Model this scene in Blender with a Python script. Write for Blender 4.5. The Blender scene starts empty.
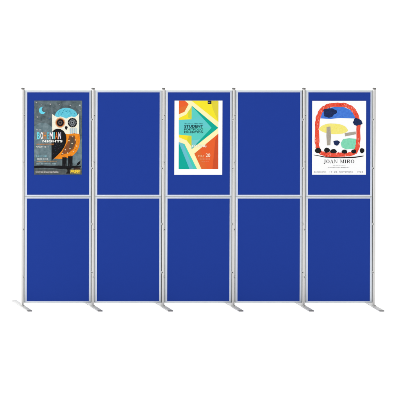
import bpy, bmesh, math, random
from mathutils import Vector
R = math.radians
random.seed(7)
scene = bpy.context.scene
COL = scene.collection

# ------------------------------------------------------------------ camera (shift lens, far off to the left and above)
CX, CD, CH = -30.4, 80.0, 19.4        # camera x, distance in front of the panels, height
EPS = -0.0085                          # tiny downward tilt
ZC = 1.067                             # height seen at the centre of the picture
dep_c = CD*math.cos(EPS) + (ZC-CH)*math.sin(EPS)
up_c = (ZC-CH)*math.cos(EPS) - CD*math.sin(EPS)
F = dep_c/4.0
SX, SY = F*(0-CX)/dep_c, F*up_c/dep_c
cam_d = bpy.data.cameras.new('camera')
cam_d.sensor_width = 36.0
cam_d.lens = 36.0*F
cam_d.shift_x, cam_d.shift_y = SX, SY
cam_d.clip_start, cam_d.clip_end = 1.0, 400.0
cam = bpy.data.objects.new('camera', cam_d)
cam.location = (CX, -CD, CH)
cam.rotation_euler = (R(90)+EPS, 0, 0)
COL.objects.link(cam)
scene.camera = cam

def W(px, py, y=0.0):
    """a measured picture position (400 px frame) on the upright plane at depth y -> x, z in metres"""
    a = ((px/400.0-0.5)+SX)/F           # (x-X)/depth
    b = ((0.5-py/400.0)+SY)/F           # up/depth
    dy = CD + y
    c, s = math.cos(EPS), math.sin(EPS)
    # depth = dy*c + dz*s ; up = dz*c - dy*s ; up = b*depth
    dz = dy*(b*c+s)/(c-b*s)
    depth = dy*c + dz*s
    return CX + a*depth, CH + dz

# ------------------------------------------------------------------ studio light
world = bpy.data.worlds.new('World'); scene.world = world
world.use_nodes = True
nt = world.node_tree
bg = nt.nodes['Background']
tc = nt.nodes.new('ShaderNodeTexCoord'); sep = nt.nodes.new('ShaderNodeSeparateXYZ')
ramp = nt.nodes.new('ShaderNodeValToRGB')
mp = nt.nodes.new('ShaderNodeMapRange')
nt.links.new(tc.outputs['Generated'], sep.inputs[0])
nt.links.new(sep.outputs['X'], mp.inputs['Value'])
mp.inputs['From Min'].default_value = -1; mp.inputs['From Max'].default_value = 1
nt.links.new(mp.outputs['Result'], ramp.inputs[0])
ramp.color_ramp.elements[0].position = 0.1; ramp.color_ramp.elements[0].color = (1, 1, 1, 1)
ramp.color_ramp.elements[1].position = 0.9; ramp.color_ramp.elements[1].color = (.55, .55, .55, 1)
nt.links.new(ramp.outputs[0], bg.inputs['Color'])
bg.inputs['Strength'].default_value = 1.75

def area(name, loc, target, size, power):
    l = bpy.data.lights.new(name, 'AREA'); l.shape = 'DISK'; l.size = size; l.energy = power
    o = bpy.data.objects.new(name, l); COL.objects.link(o); o.location = loc
    o.rotation_euler = (Vector(target)-Vector(loc)).to_track_quat('-Z', 'Y').to_euler()
    return o
area('softbox', (-24.0, -18.0, 12.0), (0, 0, 1.0), 5.0, 4200)
area('added_rim_light', (-30.0, 1.6, 5.0), (0, 0, 1.0), 4.0, 6500)  # added unseen lamp, gives the poles a bright left edge
area('added_floor_fill', (0, 0.3, 11.0), (0, 0, 0), 7.0, 750)  # added unseen fill from above, lifts the floor to clean white
scene.view_settings.view_transform = 'Standard'
scene.view_settings.look = 'None'
scene.view_settings.exposure = 0.0
scene.view_settings.gamma = 1.0
scene.view_settings.use_curve_mapping = False

# ------------------------------------------------------------------ helpers
def lin(c):
    return tuple(((v/255)/12.92 if v/255 <= .04045 else ((v/255+.055)/1.055)**2.4) for v in c)
KL = 1.86   # light falling on an upright face that points at the camera

def mat(name, rgb, rough=.6, metal=0.0, noise=None, bump=None, spec=.4, scaled=True):
    """rgb: sRGB as seen; noise=(scale, amount, [second rgb]); bump=(scale, strength)"""
    m = bpy.data.materials.new(name); m.use_nodes = True
    t = m.node_tree; b = t.nodes['Principled BSDF']
    k = KL if scaled else 1.0
    c = tuple(min(.93, v/k) for v in lin(rgb))
    b.inputs['Base Color'].default_value = (*c, 1)
    b.inputs['Roughness'].default_value = rough
    b.inputs['Metallic'].default_value = metal
    b.inputs['Specular IOR Level'].default_value = spec
    if noise or bump:
        tcn = t.nodes.new('ShaderNodeTexCoord')
    if noise:
        n = t.nodes.new('ShaderNodeTexNoise'); n.inputs['Scale'].default_value = noise[0]
        n.inputs['Detail'].default_value = 5; n.inputs['Roughness'].default_value = .65
        t.links.new(tcn.outputs['Object'], n.inputs['Vector'])
        cr = t.nodes.new('ShaderNodeValToRGB')
        cr.color_ramp.elements[0].position = .35; cr.color_ramp.elements[1].position = .65
        if len(noise) > 2:
            c2 = tuple(min(.93, v/k) for v in lin(noise[2]))
        else:
            c2 = tuple(min(.93, v*(1+noise[1])) for v in c)
            c = tuple(v*(1-noise[1]) for v in c)
        cr.color_ramp.elements[0].color = (*c, 1); cr.color_ramp.elements[1].color = (*c2, 1)
        t.links.new(n.outputs['Fac'], cr.inputs[0]); t.links.new(cr.outputs[0], b.inputs['Base Color'])
    if bump:
        n2 = t.nodes.new('ShaderNodeTexNoise'); n2.inputs['Scale'].default_value = bump[0]
        n2.inputs['Detail'].default_value = 3
        t.links.new(tcn.outputs['Object'], n2.inputs['Vector'])
        bp = t.nodes.new('ShaderNodeBump'); bp.inputs['Strength'].default_value = bump[1]
        bp.inputs['Distance'].default_value = .0006
        t.links.new(n2.outputs['Fac'], bp.inputs['Height']); t.links.new(bp.outputs[0], b.inputs['Normal'])
    return m

M = {}
M['white_floor'] = mat('white_floor', (250, 250, 250), .9, scaled=False, spec=.1)
M['fabric'] = mat('blue_loop_fabric', (27, 59, 150), .95, noise=(260, .05), bump=(1500, .5), spec=.12)
M['frame'] = mat('frame_aluminium', (166, 171, 182), .38, metal=.8, scaled=False)
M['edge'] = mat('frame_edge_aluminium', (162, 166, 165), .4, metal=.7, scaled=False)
M['pole'] = mat('pole_aluminium', (164, 163, 161), .27, metal=.95, scaled=False)
M['foot'] = mat('foot_aluminium', (146, 146, 145), .5, metal=.1, scaled=False)
M['cap'] = mat('grey_plastic', (66, 64, 62), .5, scaled=False)
M['clip'] = mat('pale_grey_plastic', (160, 160, 158), .45, scaled=False)
M['dark'] = mat('dark_plastic', (76, 76, 76), .5, scaled=False)
M['screw'] = mat('dark_screw', (66, 67, 66), .45, metal=.2, scaled=False)

def tag(o, label=None, cat=None, group=None, kind=None):
    for k, v in (('label', label), ('category', cat), ('group', group), ('kind', kind)):
        if v: o[k] = v
    return o

class MB:
    """collects faces with materials; build() links them as one mesh object"""
    def __init__(self): self.v, self.f, self.m, self.mats, self.s = [], [], [], [], []
    def mi(self, m):
        if m not in self.mats: self.mats.append(m)
        return self.mats.index(m)
    def add(self, verts, faces, m, smooth=False):
        o = len(self.v); self.v += [tuple(p) for p in verts]
        i = self.mi(m)
        for f in faces:
            self.f.append([o+k for k in f]); self.m.append(i); self.s.append(smooth)
    def box(self, x0, x1, y0, y1, z0, z1, m, bev=0.0):
        bm = bmesh.new(); bmesh.ops.create_cube(bm, size=1)
        for v in bm.verts:
            v.co = ((x0+x1)/2+v.co.x*(x1-x0), (y0+y1)/2+v.co.y*(y1-y0), (z0+z1)/2+v.co.z*(z1-z0))
        if bev: bmesh.ops.bevel(bm, geom=bm.edges[:], offset=bev, segments=2, affect='EDGES', profile=.5)
        bm.verts.index_update()
        self.add([v.co[:] for v in bm.verts], [[v.index for v in f.verts] for f in bm.faces], m, bool(bev)); bm.free()
    def lathe(self, prof, m, n=48, axis='z', c=(0, 0, 0), a0=0.0, a1=360.0):
        full = abs(a1-a0) >= 359.9
        k = n if full else n+1
        vs = []
        for i in range(k):
            a = R(a0+(a1-a0)*i/n)
            for (r, h) in prof:
                p = (r*math.cos(a), r*math.sin(a), h)
                if axis == 'y': p = (p[0], p[2], p[1])
                vs.append((c[0]+p[0], c[1]+p[1], c[2]+p[2]))
        q = len(prof); fs = []
        for i in range(n):
            j = (i+1) % k
            for h in range(q-1):
                fs.append([i*q+h, j*q+h, j*q+h+1, i*q+h+1])
        self.add(vs, fs, m, True)
        if not full:
            self.add([vs[h] for h in range(q)], [list(range(q))], m)
            self.add([vs[n*q+h] for h in range(q)], [list(range(q))], m)
    def build(self, name, parent=None, loc=(0, 0, 0), fixn=True):
        me = bpy.data.meshes.new(name)
        me.from_pydata(self.v, [], self.f)
        for m in self.mats: me.materials.append(m)
        for p, i, s in zip(me.polygons, self.m, self.s): p.material_index = i; p.use_smooth = s
        if fixn:
            bm = bmesh.new(); bm.from_mesh(me); bmesh.ops.remove_doubles(bm, verts=bm.verts[:], dist=1e-6)
            bmesh.ops.recalc_face_normals(bm, faces=bm.faces[:]); bm.to_mesh(me); bm.free()
            me.set_sharp_from_angle(angle=R(35))
        o = bpy.data.objects.new(name, me); COL.objects.link(o)
        o.parent = parent; o.location = loc
        return o

def empty(name, loc):
    o = bpy.data.objects.new(name, None); COL.objects.link(o); o.location = loc
    o.empty_display_size = .1
    return o

def copy_tree(o, parent=None):
    c = o.copy(); COL.objects.link(c); c.parent = parent
    for k in ('label',):
        if k in c and parent is None: del c[k]
    for ch in [x for x in list(COL.objects) if x.parent == o]: copy_tree(ch, c)
    return c

# ------------------------------------------------------------------ setting: white floor running up into a white backdrop
b = MB(); b.add([(-40, -60, 0), (60, -60, 0), (60, 3, 0), (-40, 3, 0)], [[0, 1, 2, 3]], M['white_floor'])
tag(b.build('floor', fixn=False), kind='structure')
b = MB(); pr = [(3+3*math.sin(R(a)), 3-3*math.cos(R(a))) for a in range(0, 91, 6)] + [(6, 14)]
vs = [(x, y, z) for (y, z) in pr for x in (-40, 60)]
b.add(vs, [[2*i, 2*i+1, 2*i+3, 2*i+2] for i in range(len(pr)-1)], M['white_floor'], True)
tag(b.build('backdrop', fixn=False), kind='structure')

# ------------------------------------------------------------------ layout
PITCH = .7026
x_first, _ = W(22.55, 195)              # centre line of the first pole
POLE_X = [x_first + PITCH*i for i in range(6)]
PW = .6652                              # outer width of a panel's frame
PH = 1.063
def zz(py, y=0.0): return W(200, py, y)[1]
Z_TOP_POLE = zz(87.9)
Z_LO = zz(302.85, -.011); Z_UP = Z_LO+PH+.0012       # bottoms of upper and lower panels
PX0 = [(x + PITCH/2 + .0005) for x in POLE_X[:5]]

# ------------------------------------------------------------------ panels
def make_panel():
    root = empty('display_panel', (0, 0, 0))
    b = MB()
    prof = [(0, .010), (.0008, .011), (.0185, .011), (.0185, -.0098), (.0178, -.0108), (.0090, -.0112), (.0078, -.0106),
            (.0072, -.0096), (.0050, -.0096), (.0046, -.0082), (.0012, -.0080), (.0003, -.0074), (0, -.0060)]
    n = len(prof); vs = []
    for (sx, ux, sz) in ((-1, 1, 0), (1, -1, 0), (1, -1, 1), (-1, 1, 1)):
        for (u, y) in prof:
            vs.append((sx*PW/2 + ux*u*1.18, y, u if sz == 0 else PH-u))
    fs = []
    for i in range(4):
        j = (i+1) % 4
        for k in range(n):
            l = (k+1) % n
            fs.append([i*n+k, j*n+k, j*n+l, i*n+l])
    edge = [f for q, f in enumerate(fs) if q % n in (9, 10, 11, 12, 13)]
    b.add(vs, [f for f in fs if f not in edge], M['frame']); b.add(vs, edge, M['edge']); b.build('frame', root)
    b = MB(); b.box(-PW/2+.0218, PW/2-.0218, -.0075, .0075, .0183, PH-.0183, M['fabric'])
    b.build('fabric_board', root)
    return root
panel0 = make_panel()
pl = {
 (0, 0): 'upper blue panel at the left end, with the owl poster on it',
 (1, 0): 'bare upper blue panel between the owl poster panel and the arrow poster panel',
 (2, 0): 'upper blue panel in the middle, behind the geometric arrow poster',
 (3, 0): 'bare upper blue panel between the arrow poster panel and the painted arch poster panel',
 (4, 0): 'upper blue panel at the right end, behind the poster of a red painted arch',
 (0, 1): 'bare lower blue panel under the owl poster panel, leftmost of the bottom row',
 (1, 1): 'bare lower blue panel, second from the left in the bottom row',
 (2, 1): 'bare lower blue panel in the middle of the bottom row, under the arrow poster',
 (3, 1): 'bare lower blue panel, second from the right in the bottom row',
 (4, 1): 'bare lower blue panel under the painted arch poster, rightmost of the bottom row'}
first = True
for r in (0, 1):
    for i in range(5):
        o = panel0 if first else copy_tree(panel0); first = False
        o.location = (PX0[i], 0, Z_UP if r == 0 else Z_LO)
        tag(o, pl[(i, r)], 'display panel', 'blue fabric panels of the display screen')

# ------------------------------------------------------------------ poles with T feet
RP = .0165
def make_clip(side, z, root):
    """side +1: holds the panel on the right of the pole, -1: on the left"""
    b = MB()
    h = .011
    a0, a1 = (-100, 8) if side > 0 else (-188, -92)
    b.lathe([(RP+.0002, z-h), (RP+.0022, z-h+.0008), (RP+.0022, z+h-.0008), (RP+.0002, z+h)], M['clip'], 16, a0=a0, a1=a1)
    x0, x1 = (RP+.001, .0205) if side > 0 else (-.0215, -RP-.001)
    b.box(x0, x1, -.0080, .004, z-h*.8, z+h*.8, M['clip'], .0008)
    o = b.build('panel_clip', root)
    s = MB()
    ax = R(-68) if side > 0 else R(-128)
    # knob on the band, pointing outward
    n = Vector((math.cos(ax), math.sin(ax), 0)); t = Vector((-n.y, n.x, 0)); u = Vector((0, 0, 1))
    c = n*(RP+.0021) + Vector((0, 0, z)); rr = .0054
    vs = []; k = 16
    for (r, d) in ((rr, 0), (rr, .0025), (rr*.8, .0034), (rr*.35, .0034), (rr*.3, .0026)):
        for i in range(k):
            a = 2*math.pi*i/k; vs.append(tuple(c+n*d+(t*math.cos(a)+u*math.sin(a))*r))
    fs = [[q*k+i, q*k+(i+1) % k, (q+1)*k+(i+1) % k, (q+1)*k+i] for q in range(4) for i in range(k)] + [[4*k+i for i in range(k)]]
    s.add(vs, fs, M['screw'], True)
    s.build('screw', o)
    return o

def make_pole():
    root = empty('screen_pole', (0, 0, 0))
    b = MB()
    zt = Z_TOP_POLE
    b.lathe([(0, .0113), (RP, .0113), (RP, zt-.013), (0, zt-.013)], M['pole'], 64)
    b.build('tube', root)
    b = MB(); b.lathe([(0, zt-.0128), (RP+.0004, zt-.0128), (RP+.0004, zt-.003), (RP-.002, zt), (0, zt)], M['cap'], 48)
    b.build('top_cap', root)
    b = MB(); W2, L = .0245, .206
    b.box(-W2, W2, -L, L, .0035, .0112, M['foot'], .0015)
    ft = b.build('foot', root)
    for s in (-1, 1):
        b = MB(); b.box(-W2-.0003, W2+.0003, s*(L-.004) if s > 0 else -L-.006, s*(L-.004) if s < 0 else L+.006, .0012, .0115, M['dark'], .0015)
        b.box(-W2+.004, W2-.004, min(s*(L-.03), s*(L-.006)), max(s*(L-.03), s*(L-.006)), 0, .0033, M['dark'])
        b.build('end_cap', ft)
    b = MB()
    b.lathe([(RP+.0002, .0111), (RP+.005, .0111), (RP+.005, .0150), (RP+.0025, .0175), (RP+.0002, .0175)], M['foot'], 40)
    b.build('socket_ring', ft)
    b = MB(); c = (.004, -RP-.013, .0113)
    b.lathe([(.0062, 0), (.0062, .003), (.0048, .0045), (0, .0045)], M['screw'], 20, c=c)
    b.build('foot_bolt', ft)
    return root
plabels = ['tall aluminium pole at the left end of the screen, its whole foot showing',
 'tall aluminium pole between the owl poster panel and the bare panel beside it',
 'tall aluminium pole just left of the arrow poster panel',
 'tall aluminium pole just right of the arrow poster panel',
 'tall aluminium pole just left of the painted arch poster panel',
 'tall aluminium pole at the right end of the screen, beside the painted arch poster panel']
pole0 = make_pole()
roots = [pole0] + [copy_tree(pole0) for _ in range(5)]
RZ = [zz(v, -.015) for v in (115.4, 162.8, 229.6, 277.0)]
LZ = [zz(v, -.015) for v in (119.7, 168.3, 224.0, 272.5)]
protoR, protoL = [], []
for i, o in enumerate(roots):
    if i < 5:
        if not protoR: protoR = [make_clip(1, z, o) for z in RZ]
        else:
            for p in protoR: copy_tree(p, o)
    if i > 0:
        if not protoL: protoL = [make_clip(-1, z, o) for z in LZ]
        else:
            for p in protoL: copy_tree(p, o)
for i, o in enumerate(roots):
    o.location = (POLE_X[i], 0, 0)
    tag(o, plabels[i], 'pole', 'upright poles of the display screen')

# ------------------------------------------------------------------ posters: printed sheets, built in measured millimetres on the panel face
YP = -.0094      # the back of a sheet, just in front of the fabric
STEP = .00022
class Print:
    def __init__(self, x0, y0, x1, y1):
        self.box = (x0, y0, x1, y1)
        self.xc, self.zb = W((x0+x1)/2, y1, YP)
        self.parts = {}; self.n = 0
    def to(self, px, py):
        x, z = W(px, py, YP); return x-self.lean(py)-self.xc, z-self.zb
    def lean(self, py):     # the sheets hang straight: take out the camera's own slant
        m = (self.box[0]+self.box[2])/2
        return W(m, py, YP)[0]-self.xc
    def part(self, name): return self.parts.setdefault(name, MB())
    def line(self): self.n += 1; return 'text_line#%d' % self.n
    def poly(self, part, pts, layer, m):
        vs = [(self.to(*p)[0], -.0006-STEP*layer, self.to(*p)[1]) for p in pts]
        # signed area -> face towards the camera (-y)
        a = sum(vs[i][0]*vs[(i+1) % len(vs)][2]-vs[(i+1) % len(vs)][0]*vs[i][2] for i in range(len(vs)))
        if a < 0: vs = vs[::-1]
        self.part(part).add(vs, [list(range(len(vs)))], m)
    def rect(self, part, x0, y0, x1, y1, layer, m): self.poly(part, [(x0, y0), (x1, y0), (x1, y1), (x0, y1)], layer, m)
    def ell(self, part, cx, cy, rx, ry, layer, m, n=28, rot=0, wob=0, seed=0):
        rr = random.Random(seed); pts = []
        ph = [rr.uniform(0, 6.28) for _ in range(4)]
        for i in range(n):
            a = 2*math.pi*i/n
            k = 1+wob*(math.sin(3*a+ph[0])+.6*math.sin(5*a+ph[1])+.4*math.sin(9*a+ph[2]))
            x, y = rx*k*math.cos(a), ry*k*math.sin(a)
            c, s = math.cos(R(rot)), math.sin(R(rot))
            pts.append((cx+x*c-y*s, cy+x*s+y*c))
        self.poly(part, pts, layer, m)
    def text(self, part, s, x0, y0, x1, y1, layer, m, bold=0.0, space=1.0, own=True):
        if own: part = self.line()
        cu = bpy.data.curves.new('text', 'FONT'); cu.body = s; cu.size = 1; cu.offset = bold; cu.space_character = space
        cu.resolution_u = 4
        ob = bpy.data.objects.new('text', cu); COL.objects.link(ob)
        dg = bpy.context.evaluated_depsgraph_get(); dg.update()
        me = bpy.data.meshes.new_from_object(ob.evaluated_get(dg))
        xs = [v.co.x for v in me.vertices]; ys = [v.co.y for v in me.vertices]
        a0, a1, b0, b1 = min(xs), max(xs), min(ys), max(ys)
        vs = []
        for v in me.vertices:
            X, Z = self.to(x0+(v.co.x-a0)/(a1-a0)*(x1-x0), y1-(v.co.y-b0)/(b1-b0)*(y1-y0))
            vs.append((X, -.0006-STEP*layer, Z))
        self.part(part).add(vs, [list(p.vertices) for p in me.polygons], m)
        bpy.data.objects.remove(ob); bpy.data.curves.remove(cu); bpy.data.meshes.remove(me)
    def small(self, part, x0, x1, y0, y1, layer, m, adv=.9, seed=1, th=.2, caps=True):
        """print too small to read: rows of letter-sized strokes grouped into words"""
        part = self.line()
        rr = random.Random(seed); x = x0; left = rr.randint(3, 8); H = y1-y0
        while x+adv*.6 <= x1:
            if left == 0: x += adv*.7; left = rr.randint(3, 8); continue
            w = adv*rr.choice((.55, .7, .75)); t = min(th, w*.4); k = rr.choice('IEHLONTCUF') if caps else rr.choice('onlicu')
            top = y0 if caps or k == 'l' else y0+H*.3
            r = lambda a, b_, c, d: self.rect(part, a, b_, c, d, layer, m)
            hb = t*.8
            if k in 'IliT': r(x+w/2-t/2, top, x+w/2+t/2, y1)
            else: r(x, top, x+t, y1)
            if k in 'HNOUonu': r(x+w-t, top, x+w, y1)
            if k in 'EFCTOoncNc': r(x+(t if k not in 'T' else 0), top, x+w-(t if k in 'ONonu' else 0), top+hb) if k != 'T' else (r(x, top, x+w/2-t/2, top+hb), r(x+w/2+t/2, top, x+w, top+hb))
            if k in 'ELCOUouc': r(x+t, y1-hb, x+w-(t if k in 'OUou' else 0), y1)
            if k in 'EHF': r(x+t, (top+y1)/2-hb/2, x+w-(t if k == 'H' else 0), (top+y1)/2+hb/2)
            x += adv; left -= 1
    def finish(self, name, label, paper, sheetname='paper'):
        root = empty(name, (self.xc, YP, self.zb))
        x0, y0, x1, y1 = self.box
        a, bz = self.to(x0, y1); c, d = self.to(x1, y0)
        b = MB(); b.box(a, c, -.0006, 0, bz, d, paper); b.build(sheetname, root)
        for k, mb in self.parts.items(): mb.build(k.split('#')[0], root, fixn=False)
        tag(root, label, 'poster', 'posters on the display screen')
        return root

_mc = {}
def ink(r, g, b, **k):
    key = (r, g, b, str(k))
    if key not in _mc: _mc[key] = mat('ink_%d' % len(_mc), (r, g, b), .6, spec=.08, **k)
    return _mc[key]

# --- the owl poster
P = Print(34.1, 100.6, 81.9, 174.6)
art, owl, let = 'night_artwork', 'printed_owl', 'lettering'
night = ink(66, 80, 84, noise=(20, .2, (108, 122, 126)))
P.rect(art, 34.1, 100.6, 81.9, 174.6, 1, night)
haze1 = ink(86, 108, 114, noise=(20, .2, (122, 140, 146)))
P.poly(art, [(34.1, 126), (40, 122.5), (47, 123.5), (54, 129), (60, 140), (60, 152), (52, 160), (40, 163), (34.1, 161)], 2, haze1)
P.poly(art, [(74, 150), (81.9, 138), (81.9, 158), (77, 165), (72, 163)], 2, haze1)
darker = ink(66, 74, 76, noise=(40, .2, (92, 98, 98)))
P.poly(art, [(34.1, 168.5), (60, 169), (81.9, 168.3), (81.9, 174.6), (34.1, 174.6)], 2, darker)
cy_ = ink(104, 212, 234)
pts = [(42.2+3.5*math.cos(R(a)), 110.4+3.6*math.sin(R(a))) for a in range(30, 291, 12)]
pts += [(44.2+2.75*math.cos(R(a)), 109.3+2.8*math.sin(R(a))) for a in range(262, 74, -12)]
P.poly(art, pts, 3, cy_)
def star(cx, cy, r, m, layer=3):
    pp = []
    for i in range(10):
        a = R(-90+36*i); q = r if i % 2 == 0 else r*.45
        pp.append((cx+q*math.cos(a), cy+q*math.sin(a)))
    P.poly(art, pp, layer, m)
st = ink(176, 170, 174); sb = ink(80, 110, 150)
for (x, y, r, m_) in ((36.2, 102.6, .95, st), (50, 104.2, 1.1, st), (37.1, 117, 1.0, st), (48.9, 118.4, .9, sb), (70, 105.4, .9, st), (79.6, 105.2, 1.2, ink(190, 200, 205)), (47.5, 112, .5, st), (59, 104.5, .5, st), (41, 104.7, .5, st), (40.8, 121.5, .45, st), (79.8, 110.5, .6, st), (35.8, 124, .45, st)):
    star(x, y, r, m_)
cream = ink(236, 232, 208, noise=(60, .2, (246, 243, 226)))
blk = ink(16, 16, 20)
org = ink(242, 150, 30, noise=(45, .2, (226, 122, 22)))
brn = ink(150, 82, 34, noise=(50, .2, (112, 70, 44)))
teal = ink(84, 186, 210, noise=(60, .2, (110, 205, 222)))
# head
P.poly(owl, [(51.9, 113.9), (54.8, 116), (77, 115.4), (78.9, 113.2), (78.9, 134.4), (65, 135), (52, 131.8)], 3, cream)
dome = [(54.6, 115.9)] + [(66+11.3*math.cos(R(a)), 116.2-8.4*math.sin(R(a))) for a in range(172, 7, -8)] + [(77.2, 115.3), (74.6, 117.2), (71.5, 116.4), (68.6, 117.2), (66, 118.6), (63, 117.2), (60.2, 116.4), (57.2, 117.2)]
P.poly(owl, dome, 4, teal)
tl2 = ink(50, 140, 165)
for i in range(16):
    a = R(200+i*9.3); rr_ = random.Random(i).uniform(4.2, 7.4)
    x, y = 66+rr_*1.2*math.cos(a), 116.4+rr_*math.sin(a)
    P.poly(owl, [(x-.5, y), (x, y-.75), (x+.5, y), (x, y+.4)], 5, tl2)
def ring(cx, cy, specs, l):
    for k, (r, m_) in enumerate(specs): P.ell(owl, cx, cy, r, r*1.02, l+k, m_, n=36)
ring(60, 122.6, [(5.1, ink(222, 190, 150)), (4.25, ink(186, 100, 42)), (3.5, blk), (2.0, ink(96, 80, 70)), (1.0, blk)], 5)
ring(72.2, 122.6, [(4.65, blk), (3.25, ink(120, 126, 130)), (2.3, ink(60, 64, 68)), (1.7, ink(140, 146, 150)), (.8, blk)], 5)
for i in range(14):
    a = R(i*360/14); P.rect(owl, 72.2+4.0*math.cos(a)-.13, 122.6+4.0*math.sin(a)-.13, 72.2+4.0*math.cos(a)+.13, 122.6+4.0*math.sin(a)+.13, 11, cream)
    P.rect(owl, 60+4.65*math.cos(a)-.14, 122.6+4.75*math.sin(a)-.14, 60+4.65*math.cos(a)+.14, 122.6+4.75*math.sin(a)+.14, 11, ink(186, 100, 42))
P.poly(owl, [(64.4, 127), (65.3, 126.2), (66.7, 126.2), (67.6, 127), (67, 128.6), (66, 130.2), (65, 128.6)], 5, blk)
pb = ink(168, 196, 214)
for x in (69.6, 71.6, 73.6, 75.6): P.rect(owl, x, 128.2, x+.9, 133.6, 4, pb)
for x in (70.7, 72.7, 74.7): P.rect(owl, x, 117.6, x+.25, 133, 12, ink(90, 96, 100))
# body
body = [(62, 133.4), (68, 134.2), (74, 133.2), (79.3, 134), (79.7, 140), (79.2, 146), (77, 151), (73.5, 155), (69, 157.6), (62, 158.9), (52.2, 158.4), (51.8, 154)]
P.poly(owl, body, 4, org)
P.poly(owl, [(69, 135.5), (74.5, 135.5), (76, 142), (73.8, 148.5), (68.5, 152.8), (61, 155), (63.5, 149), (67.5, 142)], 5, brn)
P.poly(owl, [(70.6, 137), (73.6, 137.4), (74.6, 143), (71.6, 148.5), (68.6, 149.6), (70, 143)], 6, ink(92, 74, 58))
for (x, y) in ((72.3, 136.4), (71.9, 143.4), (69.8, 148.6), (65.2, 149.6), (75.4, 139.8), (67.6, 153), (76.6, 146), (73.3, 151.4), (68.8, 140.6), (62.6, 153.6)):
    P.ell(owl, x, y, .62, .62, 7, ink(240, 226, 190), n=12)
    P.ell(owl, x, y, .25, .25, 8, ink(200, 110, 40), n=8)
for (x, y) in ((77.9, 137), (78, 142), (75.3, 149.6), (70.4, 155.4), (64.5, 156.9), (58, 157.1)):
    P.poly(owl, [(x-.5, y-.5), (x+.5, y-.5), (x, y+.7)], 7, ink(206, 98, 20))
# wing
wing = [(51.4, 160.4), (51.3, 134.2), (52.2, 131.4), (54.2, 129.6), (57, 128.7), (60.2, 129), (63.2, 130.8), (65.4, 134), (66.2, 138), (65.8, 142.5), (64, 147), (61, 151.4), (56.6, 156)]
P.poly(owl, wing, 9, blk)
wc = [ink(36, 52, 84), ink(44, 66, 62), ink(62, 44, 60), ink(30, 40, 50)]
rw = random.Random(3)
for i in range(46):
    x, y = rw.uniform(52.4, 64.3), rw.uniform(143.2, 156)
    if x-51 > (160.4-y)*.86+.1 or (x > 62.6 and y > 146.5): continue
    P.poly(owl, [(x-.5, y), (x, y-.35), (x+.5, y), (x, y+.75)], 10, wc[i % 4])
# legs, branch, leaf
P.rect(owl, 62.2, 157.2, 66.5, 166, 5, blk); P.rect(owl, 68.0, 156.2, 72.4, 166, 5, blk)
for x in (63.6, 65.1, 69.4, 70.9): P.rect(owl, x, 163.6, x+.22, 166, 6, ink(80, 84, 88))
P.poly(art, [(34.1, 165.9), (42, 165.4), (50, 166.1), (58, 165.5), (68, 166), (76, 165.6), (80.9, 166.2), (80.9, 167.3), (74, 167.8), (66, 168.7), (60, 168.9), (52, 168.2), (44, 167.8), (34.1, 168.2)], 4, blk)
P.poly(art, [(76.4, 165.7), (76.8, 163.8), (78.4, 161.8), (80.3, 160.9), (80.1, 163.2), (78.8, 164.9)], 4, blk)
P.poly(art, [(66, 168.2), (72, 167.8), (69.6, 170.2), (70, 173.6), (65.6, 173.6), (67.6, 171)], 4, ink(26, 22, 20))
P.poly(art, [(74, 167.6), (80.4, 167.6), (79.4, 169.2), (73, 169.4)], 4, ink(60, 40, 32))
# lettering
wh = ink(246, 246, 240)
cols = [(112, 216, 232), (244, 244, 240), (226, 140, 52), (96, 176, 196), (244, 236, 240), (110, 200, 206), (222, 116, 50), (226, 222, 240)]
xs = [36.8, 40.1, 43.3, 46.5, 49.4, 53.2, 54.9, 58.1, 61.3]
for ch, c, a, z_ in zip('BOHEMIAN', cols, xs[:-1], xs[1:]):
    P.text('title_lettering', ch, a, 132.0, z_-.45, 139.1, 14, ink(*c), bold=.035, own=False)
P.text(let, 'NIGHTS', 42.2, 139.9, 62.2, 142.3, 14, wh, bold=.04, space=1.1)
P.small(let, 36.1, 42.2, 129.2, 130.1, 14, ink(200, 205, 205), .75, 5)
P.text(let, 'AT NEWWESTFEST', 36.1, 143.6, 53.8, 145.1, 14, ink(222, 140, 60), bold=.01)
P.text(let, 'AUGUST 12-14', 35.7, 146.1, 48.2, 147.4, 14, wh, bold=.01)
P.small(let, 36.1, 47.4, 155.4, 156.7, 14, ink(150, 212, 226), .72, 8, .17)
P.small(let, 37.1, 48.6, 158.0, 159.7, 14, ink(226, 230, 228), .78, 9, .19)
P.small(let, 36.4, 57.2, 160.9, 161.8, 14, ink(218, 160, 86), .6, 10, .13)
P.small(let, 36.1, 55.4, 163.0, 164.3, 14, ink(176, 206, 214), .75, 11, .17)
P.text(let, 'WWW.BOHEMIANNIGHTS.ORG', 35.3, 171.3, 58.2, 172.6, 14, ink(226, 220, 216), bold=.02)
P.text(let, 'FREE!', 70.4, 169.6, 80.2, 173.4, 14, ink(240, 200, 62), bold=.05)
P.finish('event_poster', 'dark grey poster of an owl on a branch under a crescent moon', ink(150, 150, 148))

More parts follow.
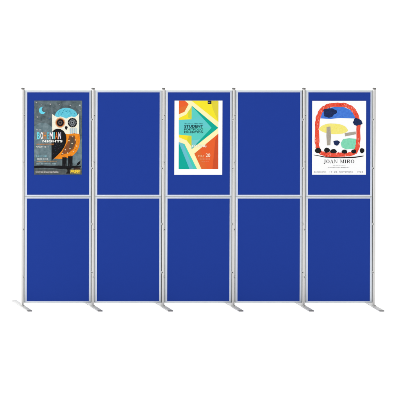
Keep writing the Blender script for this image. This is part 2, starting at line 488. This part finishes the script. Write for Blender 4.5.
# --- the arrow poster
P = Print(174.3, 100.6, 222.2, 174.8)
art = 'printed_artwork'
X0, X1, Y0, Y1 = 178.6, 218.2, 100.6, 169.0
P.rect(art, X0, Y0+.05, X1, Y1, 1, ink(252, 244, 184))
P.poly(art, [(X0, Y0+.05), (184.6, Y0+.05), (188.4, 104), (184.2, 111.8), (X0, 114.2)], 2, ink(236, 96, 40))
P.poly(art, [(X0, 114.2), (X0, 108), (184.2, 106), (188.4, 104), (184.2, 111.8)], 3, ink(226, 112, 44))
P.poly(art, [(191.2, Y0+.05), (X1, Y0+.05), (X1, 122)], 2, ink(246, 230, 44))
P.poly(art, [(210.5, Y0+.05), (X1, Y0+.05), (X1, 121.9), (212.6, 109)], 3, ink(224, 208, 60))
P.poly(art, [(X0, 119.9), (X0, 118.1), (186, 114.5), (191.4, 106.6), (191.4, 119.2)], 2, ink(248, 228, 40))
P.poly(art, [(191.4, 106.6), (191.4, 119.2), (188, 117.5), (187.4, 112.6)], 3, ink(212, 214, 60))
P.poly(art, [(X0, 134.8), (191.4, 135.8), (191.4, 146.6), (186.5, 140.4), (X0, 137.2)], 2, ink(250, 226, 40))
P.poly(art, [(191.4, 135.9), (191.4, 146.5), (187, 140.9), (187.6, 136.6)], 3, ink(216, 212, 50))
P.poly(art, [(191.4, 105.6), (218.1, 127.8), (191.4, 149.2)], 3, ink(0, 168, 146))
P.poly(art, [(191.4, 105.9), (211.4, 127.8), (191.4, 148.9), (191.4, 135.8), (X0, 134.6), (X0, 120), (191.4, 119.2)], 4, ink(92, 206, 194))
P.poly(art, [(X0, 120), (191.4, 119.2), (200, 115.3), (211.4, 127.8), (196, 127.2), (X0, 131)], 5, ink(98, 202, 202))
P.poly(art, [(191.4, 140.5), (200.5, 139.2), (191.4, 148.9)], 5, ink(120, 204, 204))
P.poly(art, [(X0, 142), (184.4, 144), (197, Y1), (X0, Y1)], 2, ink(70, 206, 186))
P.poly(art, [(X0, 142), (182.6, 143.4), (193.4, Y1), (X0, Y1)], 3, ink(104, 190, 204))
P.poly(art, [(X0, 143), (180.1, 146), (189.4, Y1), (X0, Y1)], 4, ink(0, 168, 150))
P.poly(art, [(X1, 133.6), (X1, Y1), (201.4, Y1), (194.2, 153.6)], 2, ink(232, 96, 42))
P.poly(art, [(X1, 133.7), (X1, Y1), (212.4, Y1), (215.2, 140)], 3, ink(206, 80, 40))
P.poly(art, [(194.2, 153.6), (201.4, Y1), (207, Y1), (203, 158), (200, 149.2)], 3, ink(226, 104, 44))
let = 'lettering'
P.rect('printed_tab', 207.4, 100.65, 211.1, 103.9, 6, ink(26, 28, 26))
P.small(let, 208.0, 210.8, 101.9, 102.5, 7, ink(220, 220, 216), .55, 3, .13)
dk = ink(18, 62, 66)
P.small(let, 184.2, 202.9, 123.1, 123.9, 7, dk, .72, 21, .17)
P.text(let, 'STUDENT', 184.1, 124.8, 202.9, 127.7, 7, dk, bold=.045, space=1.05)
P.text(let, 'PORTFOLIO', 184.1, 128.3, 202.9, 130.5, 7, dk, bold=.02, space=1.05)
P.text(let, 'EXHIBITION', 184.1, 131.1, 202.9, 133.2, 7, dk, bold=.02, space=1.1)
ww = ink(254, 246, 226)
P.text(let, 'OPENING', 191.8, 144.7, 206.2, 147.3, 7, ww, bold=.03)
P.text(let, 'MAY', 198.3, 154.9, 204.4, 157.1, 7, ink(250, 196, 150), bold=0)
P.text(let, '20', 205.6, 153.3, 210.1, 157.1, 7, ink(252, 226, 200), bold=.02)
P.small(let, 199.6, 209.6, 158.5, 159.4, 7, ink(248, 200, 160), .75, 24, .16)
P.small(let, 200.8, 208.6, 161.2, 161.9, 7, ink(242, 150, 110), .7, 25, .14)
P.finish('exhibition_poster', 'white bordered poster of a turquoise arrow among yellow and orange shapes', ink(255, 255, 255))

# --- the painted poster: a plain stand-in for the painting, the same colours and sizes
P = Print(312.0, 100.8, 365.9, 174.7)
art = 'painted_artwork'
def band(part, path, w, layer, m, seed=0, wob=.25):
    rr = random.Random(seed); L_, R_ = [], []
    n = len(path)
    for i, (x, y) in enumerate(path):
        a = path[(i-1) % n]; c = path[(i+1) % n]
        tx, ty = c[0]-a[0], c[1]-a[1]; l = math.hypot(tx, ty) or 1
        nx, ny = -ty/l, tx/l; h = w/2
        L_.append((x+nx*(h+rr.uniform(-wob, wob)), y+ny*(h+rr.uniform(-wob, wob))))
        R_.append((x-nx*(h+rr.uniform(-wob, wob)), y-ny*(h+rr.uniform(-wob, wob))))
    for i in range(n):
        j = (i+1) % n
        P.poly(part, [L_[i], L_[j], R_[j], R_[i]], layer, m)
red = ink(228, 62, 42, noise=(70, .2, (240, 96, 70)))
blu = ink(58, 112, 206, noise=(40, .2, (76, 132, 222)))
P.poly(art, [(320, 118.4), (322, 112.6), (326.6, 108.6), (335, 106.6), (343, 106.9), (350.6, 110), (355, 114.6), (356.6, 118.6), (340, 118), (330, 118.9)], 2, blu)
P.ell(art, 333.5, 128.9, 14.2, 5.3, 2, ink(244, 228, 108, noise=(50, .2, (248, 238, 140))), wob=.03, rot=3, seed=2)
P.poly(art, [(340.6, 143), (343, 139), (349, 138.2), (356.6, 138.8), (357, 148.6), (346, 149.4), (341.6, 147.2)], 2, ink(118, 210, 172, noise=(50, .2, (140, 222, 188))))
path = []
for i in range(72):
    a = 2*math.pi*i/72
    c, s = math.cos(a), math.sin(a); q = 2.7 if s < 0 else 5.0
    path.append((337.4+20.6*math.copysign(abs(c)**(2/q), c), 129.6+25.0*math.copysign(abs(s)**(2/q), s)))
band(art, path, 4.1, 3, red, 4, .42)
rr3 = random.Random(8); done = []
for i in range(600):
    x, y = path[rr3.randrange(72)]; x += rr3.uniform(-1.7, 1.7); y += rr3.uniform(-1.7, 1.7); h = rr3.uniform(.15, .4); k = rr3.uniform(.4, 1.3)
    if any(abs(x-a) < .95 and abs(y-c) < 2.7 for a, c in done): continue
    done.append((x, y))
    P.poly(art, [(x-h, y-k), (x+h, y-k*.8), (x+h*.7, y+k), (x-h, y+k*.7)], 3.5, (ink(196, 44, 36), ink(240, 110, 84), ink(246, 170, 150))[i % 3])
gry = ink(164, 156, 142, noise=(60, .2, (180, 172, 158)))
P.poly(art, [(326.4, 127), (330.2, 126.4), (330.8, 136), (330.2, 145.2), (326.9, 145.4), (326.2, 136)], 4, gry)
P.poly(art, [(344.4, 133.2), (355.4, 131.4), (355.9, 134.2), (345, 136.4)], 4, gry)
nv = ink(26, 48, 100, noise=(70, .2, (18, 34, 66)))
P.ell(art, 329.4, 112.6, 6.6, 4.6, 5, nv, wob=.11, seed=7, rot=-8)
P.ell(art, 357.2, 122.0, 4.6, 3.6, 5, nv, wob=.11, seed=8, rot=10)
P.ell(art, 336.4, 142.8, 3.0, 2.6, 5, nv, wob=.1, seed=9)
bk = ink(22, 24, 26)
for i, (x, y, rx, ry) in enumerate(((317.9, 150.5, 3.1, 2.7), (326.8, 150.2, 2.9, 2.5), (333.3, 151.2, 3.3, 2.1), (344.3, 151.6, 2.8, 2.0), (353.6, 151.4, 2.5, 2.0), (361.9, 150.6, 2.3, 2.5))):
    P.ell(art, x, y, rx, ry, 6, bk, wob=.04, seed=20+i)
P.poly(art, [(313.5, 154.6), (325, 156.6), (340, 157.3), (355, 156.6), (363.4, 155.6), (363.4, 156.3), (355, 157.8), (340, 158.2), (325, 157.5), (313.5, 155.1)], 6, bk)
let = 'title_word#1'
ik = ink(40, 38, 40)
def serif(word, x, y0, y1, wds, gap, m, layer=7):
    H = y1-y0; th = .62; tn = .2
    def r(a, b_, c, d): P.rect(let, a, b_, c, d, layer, m)
    def q(pts): P.poly(let, pts, layer, m)
    for ch, w in zip(word, wds):
        if ch == 'J':
            r(x+w-th-.3, y0, x+w-.3, y1-.3); r(x+w-th-.6, y0, x+w-th-.3, y0+tn); r(x+w-.3, y0, x+w, y0+tn)
            q([(x+w-th-.3, y1-.3), (x+w-.3, y1-.3), (x+w-.8, y1+.55), (x+.3, y1+.8), (x, y1+.3), (x+.5, y1+.4)])
        elif ch == 'O':
            n = 24; cx, cy = x+w/2, (y0+y1)/2
            for i in range(n):
                a, c = 2*math.pi*i/n, 2*math.pi*(i+1)/n
                f = lambda t, k: (cx+(w/2-(th if k else 0))*math.cos(t), cy+(H/2-(tn if k else 0))*math.sin(t))
                q([f(a, 0), f(c, 0), f(c, 1), f(a, 1)])
        elif ch == 'A':
            q([(x+w/2-.12, y0), (x+w/2+.2, y0), (x+w-.25, y1), (x+w-.25-th, y1)])
            q([(x+w/2-.12, y0), (x+w/2, y0+.35), (x+.42, y1), (x+.2, y1)])
            r(x+w*.28, y0+H*.64, x+w*.68, y0+H*.64+tn); r(x-.05, y1, x+.75, y1+tn*.8); r(x+w-1.15, y1, x+w+.05, y1+tn*.8)
        elif ch == 'N':
            r(x+.25, y0+tn, x+.25+tn, y1-tn); r(x+w-.45, y0+tn, x+w-.45+tn, y1)
            q([(x+.25, y0+tn), (x+.25+th, y0+tn), (x+w-.25, y1), (x+w-.5, y1)])
            r(x, y0, x+.85, y0+tn); r(x, y1-tn, x+.7, y1); r(x+w-.7, y0, x+w, y0+tn)
        elif ch == 'M':
            r(x+.25, y0+tn, x+.25+tn, y1-tn); r(x+w-.25-th, y0+tn, x+w-.25, y1-tn)
            q([(x+.25, y0+tn), (x+.25+th*.9, y0+tn), (x+w/2+.2, y1), (x+w/2-.1, y1)])
            q([(x+w-.25-th, y0+tn), (x+w-th, y0+tn), (x+w/2+.1, y1), (x+w/2-.1, y1)])
            r(x, y0, x+.8, y0+tn); r(x, y1-tn, x+.7, y1); r(x+w-1.1, y0, x+w, y0+tn); r(x+w-1.1, y1-tn, x+w, y1)
        elif ch in 'IR':
            r(x+.25, y0+tn, x+.25+th, y1-tn); r(x, y0, x+.5+th, y0+tn); r(x, y1-tn, x+.5+th, y1)
            if ch == 'R':
                r(x+.5+th, y0, x+w-.7, y0+tn); r(x+.25+th, y0+H*.48, x+w-.7, y0+H*.48+tn)
                q([(x+w-.8, y0), (x+w-.4, y0+.25), (x+w-.25, y0+H*.26), (x+w-.4, y0+H*.45), (x+w-.8, y0+H*.53), (x+w-.85, y0+H*.26)])
                q([(x+w*.42, y0+H*.53), (x+w*.42+th, y0+H*.53), (x+w, y1), (x+w-th, y1)])
        x += w+gap
    return x
serif('JOAN', 323.6, 159.6, 163.1, [1.9, 3.2, 3.2, 3.3], .7, ik)
let = 'title_word#2'
serif('MIRO', 340.2, 159.6, 163.1, [3.9, 1.2, 3.2, 3.4], .75, ik)
gy = ink(150, 150, 155); gz = ink(96, 96, 104)
P.small(let, 333.0, 345.5, 165.0, 165.7, 7, gy, .7, 31, .1, caps=False)
P.small(let, 327.8, 349.4, 167.0, 167.7, 7, gz, .62, 32, .13)
for (a, c, s) in ((314.2, 325.8, 'BARCELONA'), (329.6, 332.0, '19'), (334.0, 337.0, 'DE'), (339.2, 352.6, 'NOVEMBRE'), (357.2, 362.8, '1968')):
    P.text(let, s, a, 171.3, c, 172.5, 7, gz, bold=0, space=1.25)
P.finish('art_poster', 'white poster with a red painted arch above the words JOAN MIRO', ink(253, 253, 253))
